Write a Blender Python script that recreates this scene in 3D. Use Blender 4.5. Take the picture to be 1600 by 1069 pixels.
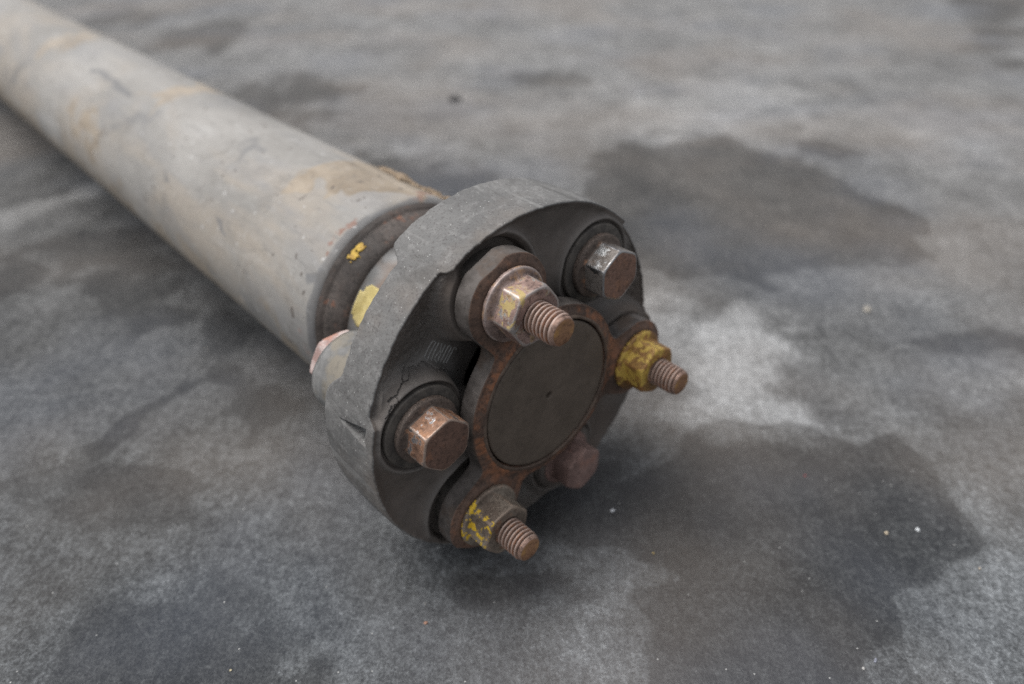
import bpy, math, random
import numpy as np
from mathutils import Matrix, Vector

for o in list(bpy.data.objects): bpy.data.objects.remove(o)
SC = bpy.context.scene
COL = SC.collection
R_ = math.radians
MM = 0.001

# ------------------------------------------------------------------ camera
cam = bpy.data.cameras.new('camera'); camo = bpy.data.objects.new('camera', cam); COL.objects.link(camo)
camo.location = (-0.01264, -0.19445, 0.21382)
camo.rotation_euler = (R_(90 - 33.6255), 0, 0)
cam.sensor_width = 36; cam.lens = 26.2655
cam.clip_start = 0.01; cam.clip_end = 200
cam.dof.use_dof = True; cam.dof.focus_distance = 0.215; cam.dof.aperture_fstop = 6.3
SC.camera = camo
SC.cycles.use_denoising = False          # plain samples keep the fine grain crisp

# ------------------------------------------------------------------ light: flat overcast daylight, brighter from the back left
SUN_EL, SUN_AZ = 68.0, -84.0          # azimuth measured from +Y towards +X
w = bpy.data.worlds.new('World'); SC.world = w; w.use_nodes = True
nt = w.node_tree; nt.nodes.clear()
sky = nt.nodes.new('ShaderNodeTexSky'); sky.sky_type = 'NISHITA'; sky.sun_disc = False
sky.sun_elevation = R_(SUN_EL); sky.sun_rotation = R_(SUN_AZ); sky.air_density = 1.0; sky.dust_density = 4.0; sky.ozone_density = 1.0
hs = nt.nodes.new('ShaderNodeHueSaturation'); hs.inputs['Saturation'].default_value = 0.22
bg = nt.nodes.new('ShaderNodeBackground'); bg.inputs['Strength'].default_value = 0.12
wo = nt.nodes.new('ShaderNodeOutputWorld')
nt.links.new(sky.outputs[0], hs.inputs['Color']); nt.links.new(hs.outputs[0], bg.inputs[0]); nt.links.new(bg.outputs[0], wo.inputs[0])
sl = bpy.data.lights.new('sun', 'SUN'); sl.energy = 1.45; sl.angle = R_(48); sl.color = (1.0, 0.975, 0.94)
so = bpy.data.objects.new('sun', sl); COL.objects.link(so)
sd = Vector((math.sin(R_(SUN_AZ)) * math.cos(R_(SUN_EL)), math.cos(R_(SUN_AZ)) * math.cos(R_(SUN_EL)), math.sin(R_(SUN_EL))))
so.rotation_euler = sd.to_track_quat('Z', 'Y').to_euler()
so.location = sd * 3
vs = SC.view_settings; vs.view_transform = 'Standard'; vs.look = 'None'; vs.exposure = 0.55; vs.gamma = 1.0; vs.use_curve_mapping = False

# ------------------------------------------------------------------ numeric noise
def _h(i, j, k, s):
    n = (i * 374761393 + j * 668265263 + k * 2147483647 + s * 1274126177) & 0xffffffff
    n = ((n ^ (n >> 13)) * 1274126177) & 0xffffffff
    n = n ^ (n >> 16)
    return (n & 0xffffff) / float(0xffffff)
def vnoise(x, y, z=0.0, s=0):
    x, y, z = np.broadcast_arrays(np.asarray(x, float), np.asarray(y, float), np.asarray(z, float))
    xi, yi, zi = np.floor(x).astype(np.int64), np.floor(y).astype(np.int64), np.floor(z).astype(np.int64)
    u, v, t = x - xi, y - yi, z - zi
    u = u * u * (3 - 2 * u); v = v * v * (3 - 2 * v); t = t * t * (3 - 2 * t)
    r = 0
    for a in (0, 1):
        for b in (0, 1):
            for c in (0, 1):
                r = r + _h(xi + a, yi + b, zi + c, s) * (u if a else 1 - u) * (v if b else 1 - v) * (t if c else 1 - t)
    return r * 2 - 1
def fbm(x, y, z=0.0, o=4, s=0):
    a, r, q = 1.0, 0, 1.0
    for i in range(o):
        r = r + a * vnoise(np.asarray(x) * q, np.asarray(y) * q, np.asarray(z) * q, s + i); a *= .5; q *= 2.03
    return r
def ss(a, b, x):
    t = np.clip((x - a) / (b - a), 0, 1); return t * t * (3 - 2 * t)
def poly_sd(px, py, poly):
    """signed distance to a polygon, negative inside"""
    P = np.array(poly, float); d = np.full(px.shape, 1e18); ins = np.zeros(px.shape, bool)
    for i in range(len(P)):
        a, b = P[i], P[(i + 1) % len(P)]
        e = b - a; wx, wy = px - a[0], py - a[1]
        t = np.clip((wx * e[0] + wy * e[1]) / (e @ e), 0, 1)
        d = np.minimum(d, (wx - e[0] * t) ** 2 + (wy - e[1] * t) ** 2)
        c = (a[1] > py) != (b[1] > py)
        with np.errstate(divide='ignore', invalid='ignore'):
            ins ^= c & (px < (b[0] - a[0]) * (py - a[1]) / (b[1] - a[1] + 1e-12) + a[0])
    d = np.sqrt(d); return np.where(ins, -d, d)

# ------------------------------------------------------------------ mesh helpers (local units: millimetres)
def mesh(name, V, F, mats, smooth=True, fmat=None, attrs=None):
    me = bpy.data.meshes.new(name)
    V = np.asarray(V, float) * MM
    me.from_pydata(V.tolist(), [], F if isinstance(F, list) else F.tolist())
    for m in (mats if isinstance(mats, (list, tuple)) else [mats]): me.materials.append(m)
    me.polygons.foreach_set('use_smooth', [smooth] * len(me.polygons))
    if fmat is not None: me.polygons.foreach_set('material_index', [int(i) for i in fmat])
    for k, a in (attrs or {}).items():
        at = me.attributes.new(k, 'FLOAT', 'POINT'); at.data.foreach_set('value', np.asarray(a, np.float32).ravel())
    me.update(); me.validate()
    return me
def obj(name, me, parent=None, loc=(0, 0, 0), label=None):
    o = bpy.data.objects.new(name, me); COL.objects.link(o)
    if parent: o.parent = parent
    o.location = Vector(loc) * MM
    if label: o['label'] = label
    return o
def grid_faces(nu, nv, wrap=True, flip=False):
    """nu rows, nv columns (wrapping columns)"""
    i = np.arange(nu - 1)[:, None]; j = np.arange(nv if wrap else nv - 1)[None, :]
    j2 = (j + 1) % nv
    a, b, c, d = i * nv + j, i * nv + j2, (i + 1) * nv + j2, (i + 1) * nv + j
    q = np.stack(np.broadcast_arrays(*((a, b, c, d) if not flip else (d, c, b, a))), -1).reshape(-1, 4)
    return q
def lathe(prof, n=128):
    """prof: list of (z, r) ordered from the front (z high) outwards to the back -> outward normals"""
    th = np.arange(n) * 2 * np.pi / n
    V = [np.stack([r * np.cos(th), r * np.sin(th), 0 * th + z], -1) for z, r in prof]
    return np.concatenate(V), grid_faces(len(prof), n, True, flip=True)

# ------------------------------------------------------------------ materials
class NT:
    def __init__(s, name):
        s.m = bpy.data.materials.new(name); s.m.use_nodes = True; s.t = s.m.node_tree; s.t.nodes.clear()
        s.b = s.t.nodes.new('ShaderNodeBsdfPrincipled'); s.o = s.t.nodes.new('ShaderNodeOutputMaterial')
        s.t.links.new(s.b.outputs[0], s.o.inputs[0])
        s.tc = s.t.nodes.new('ShaderNodeTexCoord'); s.co = s.tc.outputs['Object']
    def link(s, a, b): s.t.links.new(a, b)
    def put(s, sock, v):
        if isinstance(v, bpy.types.NodeSocket): s.link(v, sock)
        else:
            if isinstance(v, (tuple, list)) and len(v) == 3 and sock.type == 'RGBA': v = (*v, 1)
            sock.default_value = v
    def off(s, v, scale=(1, 1, 1)):
        n = s.t.nodes.new('ShaderNodeMapping'); s.link(s.co, n.inputs[0]); n.inputs['Location'].default_value = v; n.inputs['Scale'].default_value = scale
        return n.outputs[0]
    def noise(s, scale, detail=4, rough=.55, co=None, dist=0.0):
        n = s.t.nodes.new('ShaderNodeTexNoise'); s.link(co or s.co, n.inputs['Vector'])
        n.inputs['Scale'].default_value = scale; n.inputs['Detail'].default_value = detail; n.inputs['Roughness'].default_value = rough; n.inputs['Distortion'].default_value = dist
        return n.outputs['Fac']
    def voro(s, scale, feature='F1', co=None, rnd=1.0):
        n = s.t.nodes.new('ShaderNodeTexVoronoi'); n.feature = feature; s.link(co or s.co, n.inputs['Vector']); n.inputs['Scale'].default_value = scale; n.inputs['Randomness'].default_value = rnd
        return n
    def ramp(s, fac, a, b, lo=0.0, hi=1.0):
        n = s.t.nodes.new('ShaderNodeMapRange'); n.clamp = True; n.interpolation_type = 'SMOOTHSTEP'
        s.put(n.inputs[0], fac); n.inputs[1].default_value = a; n.inputs[2].default_value = b; n.inputs[3].default_value = lo; n.inputs[4].default_value = hi
        return n.outputs[0]
    def math(s, op, a, b=0.0, c=0.0):
        n = s.t.nodes.new('ShaderNodeMath'); n.operation = op; n.use_clamp = False
        s.put(n.inputs[0], a); s.put(n.inputs[1], b); s.put(n.inputs[2], c); return n.outputs[0]
    def mul(s, a, b): return s.math('MULTIPLY', a, b)
    def add(s, a, b): return s.math('ADD', a, b)
    def mx(s, a, b): return s.math('MAXIMUM', a, b)
    def mix(s, f, a, b, mode='MIX'):
        n = s.t.nodes.new('ShaderNodeMix'); n.data_type = 'RGBA'; n.blend_type = mode
        s.put(n.inputs[0], f); s.put(n.inputs[6], a); s.put(n.inputs[7], b); return n.outputs[2]
    def attr(s, name):
        n = s.t.nodes.new('ShaderNodeAttribute'); n.attribute_name = name; return n.outputs['Fac']
    def xyz(s, co=None):
        n = s.t.nodes.new('ShaderNodeSeparateXYZ'); s.link(co or s.co, n.inputs[0]); return n.outputs
    def bump(s, h, strength=.5, dist=.0005, normal=None):
        n = s.t.nodes.new('ShaderNodeBump'); s.put(n.inputs['Height'], h); s.put(n.inputs['Strength'], strength); n.inputs['Distance'].default_value = dist
        if normal: s.link(normal, n.inputs['Normal'])
        return n.outputs[0]
    def fin(s, color, rough, normal=None, metal=0.0, spec=.5):
        s.put(s.b.inputs['Base Color'], color); s.put(s.b.inputs['Roughness'], rough); s.put(s.b.inputs['Metallic'], metal)
        s.b.inputs['Specular IOR Level'].default_value = spec
        if normal: s.link(normal, s.b.inputs['Normal'])
        return s.m
    def specks(s, scale, size, dens, co=None):
        """sparse tiny grains: only a share of the voronoi cells carries one"""
        v = s.voro(scale, co=co)
        sep = s.t.nodes.new('ShaderNodeSeparateColor'); s.link(v.outputs['Color'], sep.inputs[0])
        return s.mul(s.ramp(v.outputs['Distance'], size, size * .6), s.math('LESS_THAN', sep.outputs[0], dens))

def mat_concrete():
    s = NT('worn_concrete')
    st, we = s.attr('stain'), s.attr('wear')  # the stain attribute holds floor stains and painted shade
    big = s.noise(9, 5, .6); mid = s.noise(42, 5, .62); fine = s.noise(240, 4, .65); grit = s.noise(900, 3, .6); grit2 = s.noise(2600, 2, .6)
    stre = s.noise(30, 5, .6, co=s.off((3, 1, 0), (1.0, 0.35, 1)))
    def cells(scale, off=(0, 0, 0)):
        vn = s.voro(scale, co=s.off(off)); sp_ = s.t.nodes.new('ShaderNodeSeparateColor'); s.link(vn.outputs['Color'], sp_.inputs[0]); return sp_.outputs[1]
    fib = s.noise(420, 4, .7, co=s.off((1, 3, 0), (1.0, .30, 1)), dist=.8)
    v = s.add(.295, s.mul(s.add(big, -.5), .34))
    for tex, k in ((mid, .34), (fine, .52), (grit, .62), (grit2, .40), (stre, .22), (fib, .34), (cells(1500), .085), (cells(620, (2, 5, 0)), .05)):
        v = s.add(v, s.mul(s.add(tex, -.5), k))
    stain_shade = s.ramp(s.add(st, s.mul(s.add(s.add(fine, mid), -1.0), .55)), .20, .62)
    tide = s.mul(s.ramp(stain_shade, .05, .45), s.ramp(stain_shade, .98, .55))
    v = s.add(v, s.mul(we, .38)); v = s.add(v, s.mul(stain_shade, -.225)); v = s.add(v, s.mul(tide, -.035))
    pore = s.specks(520, .22, .14, co=s.off((6, 1, 0))); v = s.add(v, s.mul(pore, -.16))
    cr = s.t.nodes.new('ShaderNodeValToRGB'); s.link(v, cr.inputs[0]); cr.color_ramp.interpolation = 'LINEAR'
    el = cr.color_ramp.elements; el[0].position = 0.0; el[0].color = (.016, .017, .019, 1); el[1].position = 1.0; el[1].color = (.60, .60, .59, 1)
    for p, q in ((.22, .052), (.45, .130), (.68, .285), (.84, .42)):
        e = el.new(p); e.color = (q * .985, q, q * 1.01, 1)
    c = cr.outputs[0]
    yy = s.xyz()[1]; c = s.mix(s.mul(s.ramp(yy, .05, .35), s.add(s.mul(stain_shade, .55), .30)), c, (1.06, .985, .91), 'MULTIPLY')
    c = s.mix(s.ramp(yy, .12, -.05), c, (.955, 1.0, 1.035), 'MULTIPLY')
    c = s.mix(s.mul(s.ramp(s.noise(5, 3, .5, co=s.off((7, 2, 0))), .42, .66), .26), c, (.21, .175, .145))
    c = s.mix(s.mul(s.ramp(s.noise(7, 3, .5, co=s.off((1, 9, 0))), .45, .7), .18), c, (.12, .14, .18))
    sp = s.specks(480, .15, .03); c = s.mix(s.mul(sp, .6), c, (.62, .62, .60))
    sp2 = s.specks(190, .07, .03, co=s.off((4, 4, 0))); c = s.mix(s.mul(sp2, .7), c, (.58, .52, .42))
    h = s.add(s.add(s.mul(fine, 1.0), s.mul(grit, .6)), s.add(s.mul(mid, 1.0), s.mul(grit2, .25)))
    rough = s.ramp(stain_shade, 0, 1, .88, .70)
    return s.fin(c, rough, s.bump(h, .55, .0012), spec=.35)

def mat_rubber():
    s = NT('perished_rubber')
    band, fib = s.attr('band'), s.attr('fibre')
    n1 = s.noise(60, 5, .6); n2 = s.noise(330, 4, .6); n3 = s.noise(1500, 3, .6); n0 = s.noise(22, 4, .55, co=s.off((.3, .1, .2)))
    face = s.mix(s.ramp(n1, .35, .7), (.082, .070, .062), (.132, .113, .100))
    face = s.mix(s.mul(s.ramp(n0, .48, .68), .55), face, (.095, .070, .055))
    face = s.mix(s.mul(s.ramp(n2, .55, .75), .35), face, (.13, .12, .112))
    face = s.mix(s.mul(s.attr('dust'), s.ramp(n1, .25, .6, .45, .9)), face, (.185, .175, .166))  # dust colour also carries the painted lit look of the crater slopes
    dust = s.mix(s.ramp(n1, .3, .7), (.105, .104, .102), (.160, .158, .154))
    dust = s.mix(s.mul(s.ramp(n0, .50, .70), .55), dust, (.185, .150, .122))
    dust = s.mix(s.mul(s.ramp(n2, .5, .72), .4), dust, (.26, .256, .25))
    dust = s.mix(s.mul(s.ramp(n3, .50, .3), .6), dust, (.055, .045, .045))
    scf = s.noise(90, 4, .6, co=s.off((2, 4, 1), (1, 1, .25)), dist=.6); dust = s.mix(s.mul(s.ramp(scf, .54, .62), .45), dust, (.25, .247, .24)); dust = s.mix(s.mul(s.ramp(scf, .45, .36), .5), dust, (.06, .058, .055))
    c = s.mix(s.ramp(s.add(band, s.mul(s.add(n2, -.5), .5)), .3, .8), face, dust)
    sp = s.specks(1200, .24, .09); c = s.mix(s.mul(sp, s.add(s.mul(band, .55), .12)), c, (.55, .55, .53))
    fb = s.noise(700, 5, .7, dist=1.5); fr = s.math('ABSOLUTE', s.add(fb, -.5))
    c = s.mix(s.mul(s.mul(s.ramp(fr, .05, .0), fib), .45), c, (.16, .145, .13))
    h = s.add(s.add(s.mul(n3, .35), s.mul(n2, .5)), s.mul(s.mul(s.ramp(fr, .12, 0), fib), 1.4))
    return s.fin(c, s.ramp(n1, .3, .7, .62, .82), s.bump(h, .55, .0004), spec=.4)

def mat_rust(name, dark, mid, orange, amount=.5, metal=.0, seed=0., worn=None, wornamt=0., rough=(.62, .85), hub=False, bumpd=.0004, edge=None, paint=None, crest=False):
    s = NT(name); co = s.off((seed, seed * 1.7, seed * .6))
    n0 = s.noise(60, 5, .6, co); n1 = s.noise(190, 5, .62, co); n2 = s.noise(650, 4, .65, co); n3 = s.noise(1900, 2, .6, co)
    c = s.mix(s.ramp(n0, .34, .66), dark, mid)
    om = s.ramp(s.add(n1, s.mul(s.add(n0, -.5), .5)), .66 - .3 * amount, .82 - .3 * amount)
    if hub: om = s.mx(s.mul(om, .35), s.mul(s.attr('hub'), s.ramp(s.add(n1, s.mul(s.add(n0, -.5), 1.2)), .34, .66)))
    c = s.mix(s.mul(om, .85), c, orange)
    c = s.mix(s.mul(s.ramp(n2, .52, .34), .55), c, tuple(v * .35 for v in dark))
    c = s.mix(s.mul(s.ramp(n3, .55, .75), .3), c, tuple(min(1, v * 2.2) for v in mid))
    m = metal; r = s.ramp(n1, .3, .7, rough[0], rough[1])
    if worn:
        wm = s.mul(s.ramp(s.add(n1, s.mul(s.add(n2, -.5), .4)), .62 - .35 * wornamt, .70 - .35 * wornamt), 1.0)
        c = s.mix(wm, c, worn); m = s.add(s.mul(wm, .75), metal); r = s.mix(wm, r, (.36, .36, .36))
    if edge:
        em = s.ramp(s.add(s.attr('edge'), s.mul(s.add(n1, -.5), 1.3)), .45, .85)
        c = s.mix(s.mul(em, .6), c, edge[0]); m = s.add(m, s.mul(em, edge[1])); r = s.mix(em, r, (edge[2],) * 3)
    if paint:      # what is left of a paint mark on the flats that face one way
        col, ang, wide, amt = paint
        x = s.xyz(); d = s.add(s.mul(x[0], math.cos(R_(ang)) * 1000), s.mul(x[1], math.sin(R_(ang)) * 1000))
        pn = s.noise(330, 3, .55, s.off((seed + 3, 1, 2)), .5); pk = s.noise(900, 2, .5, s.off((seed, 4, 2)))
        pm = s.mul(s.ramp(s.add(pn, s.mul(s.add(pk, -.5), .25)), .61 - .3 * amt, .66 - .3 * amt), s.ramp(d, wide, wide + .6))
        c = s.mix(pm, c, s.mix(pk, tuple(v * .75 for v in col), col)); m = s.mul(m, s.math('SUBTRACT', 1.0, pm)) if not isinstance(m, float) else m
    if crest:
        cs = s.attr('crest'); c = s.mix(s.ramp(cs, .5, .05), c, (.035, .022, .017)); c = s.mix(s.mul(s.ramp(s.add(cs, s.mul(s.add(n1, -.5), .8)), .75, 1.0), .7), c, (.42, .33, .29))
    h = s.add(s.add(s.mul(n1, .6), s.mul(n2, .5)), s.mul(n3, .25))
    return s.fin(c, r, s.bump(h, .6, bumpd), metal=m, spec=.4)

def mat_tube():
    s = NT('dusty_grey_paint')
    tan, drk, rst = s.attr('tan'), s.attr('dark'), s.attr('rust')
    st = s.off((0, 0, 0), (1, 1, .35)); st2 = s.off((2, 1, 3), (1, 1, .55))
    n0 = s.noise(13, 5, .55, st2, .6); n1 = s.noise(46, 5, .58, st, .5); n2 = s.noise(260, 4, .6); n3 = s.noise(1100, 3, .6)
    c = s.mix(s.ramp(n0, .33, .66), (.200, .191, .177), (.300, .288, .270))
    c = s.mix(s.mul(s.ramp(s.noise(16, 4, .55, s.off((5, 3, 1), (1, 1, .5)), .8), .46, .64), .55), c, (.34, .29, .232))
    c = s.mix(s.mul(s.ramp(n1, .50, .30), .42), c, (.20, .20, .205))
    c = s.mix(s.mul(s.ramp(n1, .56, .74), .5), c, (.43, .425, .415))
    c = s.mix(s.mul(s.ramp(s.add(drk, s.mul(s.add(n1, -.5), .5)), .2, .8), .7), c, (.13, .132, .138))
    c = s.mix(s.mul(s.ramp(s.add(tan, s.mul(s.add(n2, -.5), .5)), .25, .75), .85), c, s.mix(s.ramp(n1, .35, .65), (.20, .155, .105), (.36, .30, .23)))
    c = s.mix(s.mul(s.ramp(s.add(rst, s.mul(s.add(n2, -.5), 1.8)), .3, .7), .8), c, (.20, .095, .065))
    c = s.mix(s.mul(s.ramp(n2, .52, .72), .22), c, (.42, .415, .40))
    c = s.mix(s.mul(s.ramp(n2, .46, .28), .25), c, (.16, .155, .15))
    gr = s.noise(75, 5, .65, s.off((3, 7, 2), (1, 1, .8)), 1.0); c = s.mix(s.mul(s.ramp(gr, .55, .68), .32), c, (.15, .138, .122))
    chp = s.noise(210, 3, .5, s.off((8, 1, 2))); c = s.mix(s.mul(s.ramp(chp, .68, .70), .8), c, (.085, .07, .06)); c = s.mix(s.mul(s.ramp(chp, .31, .29), .7), c, (.46, .455, .445))
    scr = s.noise(60, 3, .6, s.off((1, 2, 9), (2.2, 2.2, .12))); c = s.mix(s.mul(s.ramp(s.math('ABSOLUTE', s.add(scr, -.5)), .012, .0), .35), c, (.13, .125, .12))
    sp = s.specks(70, .06, .10); c = s.mix(s.mul(sp, .6), c, (.50, .50, .48))
    sp = s.specks(110, .10, .07, co=s.off((1, 2, 3))); c = s.mix(s.mul(sp, .7), c, (.10, .09, .08))
    h = s.add(s.add(s.mul(n2, .5), s.mul(n3, .2)), s.mul(n1, .8))
    return s.fin(c, s.ramp(n1, .3, .7, .55, .75), s.bump(h, .35, .0005), spec=.4)

def mat_plain(name, c1, c2, sc=200, rough=.8, bumpd=.0003, metal=0., spec=.4, third=None):
    s = NT(name); n1 = s.noise(sc, 5, .6); n2 = s.noise(sc * 5, 3, .6)
    c = s.mix(s.ramp(n1, .35, .65), c1, c2)
    if third: c = s.mix(s.mul(s.ramp(s.noise(sc * .6, 4, .6, s.off((3, 3, 3))), .5, .64), .8), c, third)
    c = s.mix(s.mul(s.ramp(n2, .5, .3), .3), c, tuple(v * .4 for v in c1))
    return s.fin(c, rough, s.bump(s.add(n1, s.mul(n2, .5)), .5, bumpd), metal=metal, spec=spec)

M_CON = mat_concrete(); M_RUB = mat_rubber(); M_TUBE = mat_tube()
M_SPI = mat_rust('forged_flange_rust', (.066, .044, .034), (.145, .088, .064), (.31, .125, .058), .32, hub=True, seed=.3)
M_SPISIDE = mat_plain('flange_edge_dusty', (.060, .052, .047), (.120, .106, .098), 160, .75, third=(.085, .062, .048))
M_PLATE = mat_plain('dust_plate_brown', (.090, .070, .054), (.116, .091, .071), 90, .6, .00012)
M_RIM = mat_plain('plate_rim_bare', (.075, .052, .040), (.15, .11, .085), 160, .6, metal=.2)
M_N1 = mat_rust('passivated_nut_pink', (.10, .062, .050), (.38, .26, .225), (.52, .35, .11), .42, metal=.2, seed=.11, worn=(.46, .44, .43), wornamt=.16, rough=(.42, .62), bumpd=.0003, edge=((.50, .46, .44), .35, .38), paint=((.46, .35, .15), 32, 7.0, .36))
M_N1F = mat_rust('passivated_flange_pink', (.11, .075, .062), (.33, .25, .225), (.36, .21, .10), .38, metal=.2, seed=.41, rough=(.45, .65), bumpd=.0003, edge=((.46, .40, .38), .3, .42))
M_N2 = mat_rust('passivated_nut_yellow', (.15, .075, .028), (.40, .23, .06), (.30, .13, .05), .55, metal=.1, seed=.47, rough=(.45, .65), bumpd=.0003, edge=((.30, .15, .06), .1, .55), paint=((.54, .37, .08), 25, 2.5, .46))
M_N3 = mat_rust('nut_brown_grey', (.12, .09, .07), (.26, .225, .185), (.24, .11, .055), .35, metal=.15, seed=.83, rough=(.5, .7), edge=((.30, .23, .18), .2, .5), paint=((.70, .46, .03), 46, 7.4, .20))
M_OCHRE = mat_plain('ochre_paint', (.40, .25, .03), (.58, .39, .06), 700, .6, third=(.30, .17, .04))
M_PAINTY = mat_plain('pale_yellow_paint', (.42, .34, .13), (.54, .45, .20), 260, .7, third=(.42, .37, .22))
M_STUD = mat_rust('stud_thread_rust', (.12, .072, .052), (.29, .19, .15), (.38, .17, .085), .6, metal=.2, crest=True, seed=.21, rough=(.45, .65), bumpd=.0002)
M_STUDEND = mat_rust('stud_end_rust', (.14, .065, .036), (.28, .15, .08), (.38, .21, .07), .5, metal=.1, seed=.61)
M_B1 = mat_rust('bolt_head_zinc', (.10, .084, .074), (.19, .172, .158), (.24, .12, .06), .35, metal=.3, seed=.9, worn=(.30, .305, .31), wornamt=.24, rough=(.42, .66), edge=((.46, .46, .47), .6, .30))
M_B2 = mat_rust('bolt_head_orange', (.105, .060, .042), (.28, .155, .098), (.38, .19, .10), .55, metal=.1, seed=.37, worn=(.36, .355, .36), wornamt=.12, rough=(.5, .75), edge=((.46, .38, .33), .5, .36))
M_BTOP = mat_rust('bolt_top_rust', (.085, .050, .037), (.15, .085, .062), (.21, .10, .06), .35, seed=.77, bumpd=.0005)
M_BTOP1 = mat_rust('bolt_top_light_rust', (.12, .070, .050), (.21, .12, .088), (.27, .14, .085), .4, seed=.27, bumpd=.0005)
M_BFL = mat_rust('bolt_flange_rust', (.085, .066, .056), (.17, .13, .108), (.30, .15, .08), .45, metal=.15, seed=.55, bumpd=.0006)
M_B3 = mat_rust('bolt_head_purple', (.135, .085, .074), (.24, .158, .138), (.28, .15, .115), .3, metal=.1, seed=.19)
M_RNUT = mat_plain('rear_nut_pink', (.30, .20, .18), (.48, .40, .375), 260, .5, third=(.40, .18, .12))
M_RING = mat_rust('tube_end_rust', (.035, .029, .026), (.085, .070, .062), (.17, .075, .045), .3, seed=1.3)
M_LUG = mat_plain('rear_lug_grey', (.13, .129, .126), (.205, .203, .198), 110, .7, third=(.205, .18, .14))
M_NECK = mat_plain('neck_grey', (.15, .149, .146), (.26, .258, .254), 60, .65, third=(.17, .12, .09))
M_MUD = mat_plain('dried_mud', (.19, .135, .085), (.30, .23, .16), 220, .9)
M_SLEEVE = mat_plain('bush_sleeve', (.045, .04, .036), (.09, .08, .07), 200, .7)
M_LET = mat_plain('rubber_lettering', (.18, .175, .168), (.28, .275, .265), 500, .6)

# ------------------------------------------------------------------ ground
STAINS_SHADE = [  # floor stains, plus patches of shade painted as darker floor
 ([[41,374],[75,435],[134,451],[185,457],[198,410],[228,395],[243,353],[241,322],[268,298],[260,262],[233,220],[195,211],[159,199],[130,175],[107,187],[75,199],[59,207],[52,272],[34,316]], .62, 14),
 ([[231,439],[259,439],[279,414],[259,395],[233,403]], .62, 10),
 ([[61,60],[88,67],[115,63],[132,46],[153,50],[164,34],[162,12],[162,-13],[153,-19],[138,-21],[124,-32],[112,-35],[111,-47],[95,-62],[89,-80],[28,-80],[29,-47],[33,-32],[46,-19],[34,-13],[25,-7],[20,12],[29,30],[52,42]], .78, 7),
 ([[-476,856],[-486,964],[-450,998],[-398,918],[-377,800],[-397,742],[-433,765]], .62, 40),
 ([[-646,988],[-655,1093],[-595,1122],[-542,1038],[-541,941],[-592,932]], .6, 40),
 ([[-287,559],[-293,645],[-264,701],[-204,658],[-183,517],[-222,478]], .6, 40),
 ([[-126,418],[-65,403],[-18,347],[-31,293],[-84,293]], .6, 30),  # shade behind the tube end, painted into the floor colour
 ([[-195,46],[-189,50],[-184,72],[-164,96],[-159,91],[-175,63],[-181,38],[-188,36]], .7, 6),
 ([[-336,216],[-323,229],[-298,207],[-283,169],[-302,159]], .6, 14),  # shade beside the tube, painted as darker floor
 ([[-47,-16],[-22,-19],[10,-16],[22,-32],[8,-42],[-17,-37],[-37,-29]], .5, 10),  # dark floor with part of the coupling's shadow put into the colour
 ([[-166,-37],[-148,-21],[-118,-21],[-81,-37],[-67,-70],[-156,-70]], .48, 14),
 ([[-27,658],[31,687],[84,632],[54,594],[1,606]], .5, 30),
 ([[741,1216],[896,1216],[525,582],[578,782]], .6, 60),
 ([[187,130],[237,142],[267,130],[244,112],[197,115]], .6, 12),
 ([[-223,23],[-176,34],[-141,23],[-125,-1],[-177,-7],[-207,-4]], .5, 14),
 ([[-30,110],[20,60],[45,40],[30,0],[0,-12],[-40,0],[-60,40],[-90,90]], .62, 18),  # contact shadow under the coupling, painted darker
 ([[-300,300],[-140,120],[-90,90],[-130,70],[-260,170],[-330,250]], .55, 30),  # strip of the tube's shade painted along its left side
]
WEARS = [
 ([[64,112],[91,149],[130,162],[139,136],[109,91],[110,63],[80,58],[60,72]], .80, 18),
 ([[155,9],[203,23],[148,-80],[106,-80],[126,-37],[158,-21]], .16, 18),
 ([[125,632],[236,658],[292,517],[240,451],[160,469],[92,478]], .35, 60),
 ([[-376,293],[-341,340],[-305,395],[-299,374],[-329,316],[-355,257]], .6, 14),
 ([[3,-16],[30,-19],[29,-47],[18,-70],[-1,-70],[-4,-37]], .3, 14),
 ([[130,107],[256,112],[221,54],[164,63]], .22, 26),
 ([[57,207],[99,169],[77,112],[58,136]], .55, 20),
 ([[-214,16],[-195,23],[-180,9],[-190,-1],[-204,-1]], .4, 14),
 ([[-500,1300],[700,1300],[420,620],[140,500],[-100,500],[-250,700]], .12, 120),
 ([[250,420],[420,560],[520,520],[330,360]], .2, 60),
]
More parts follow.
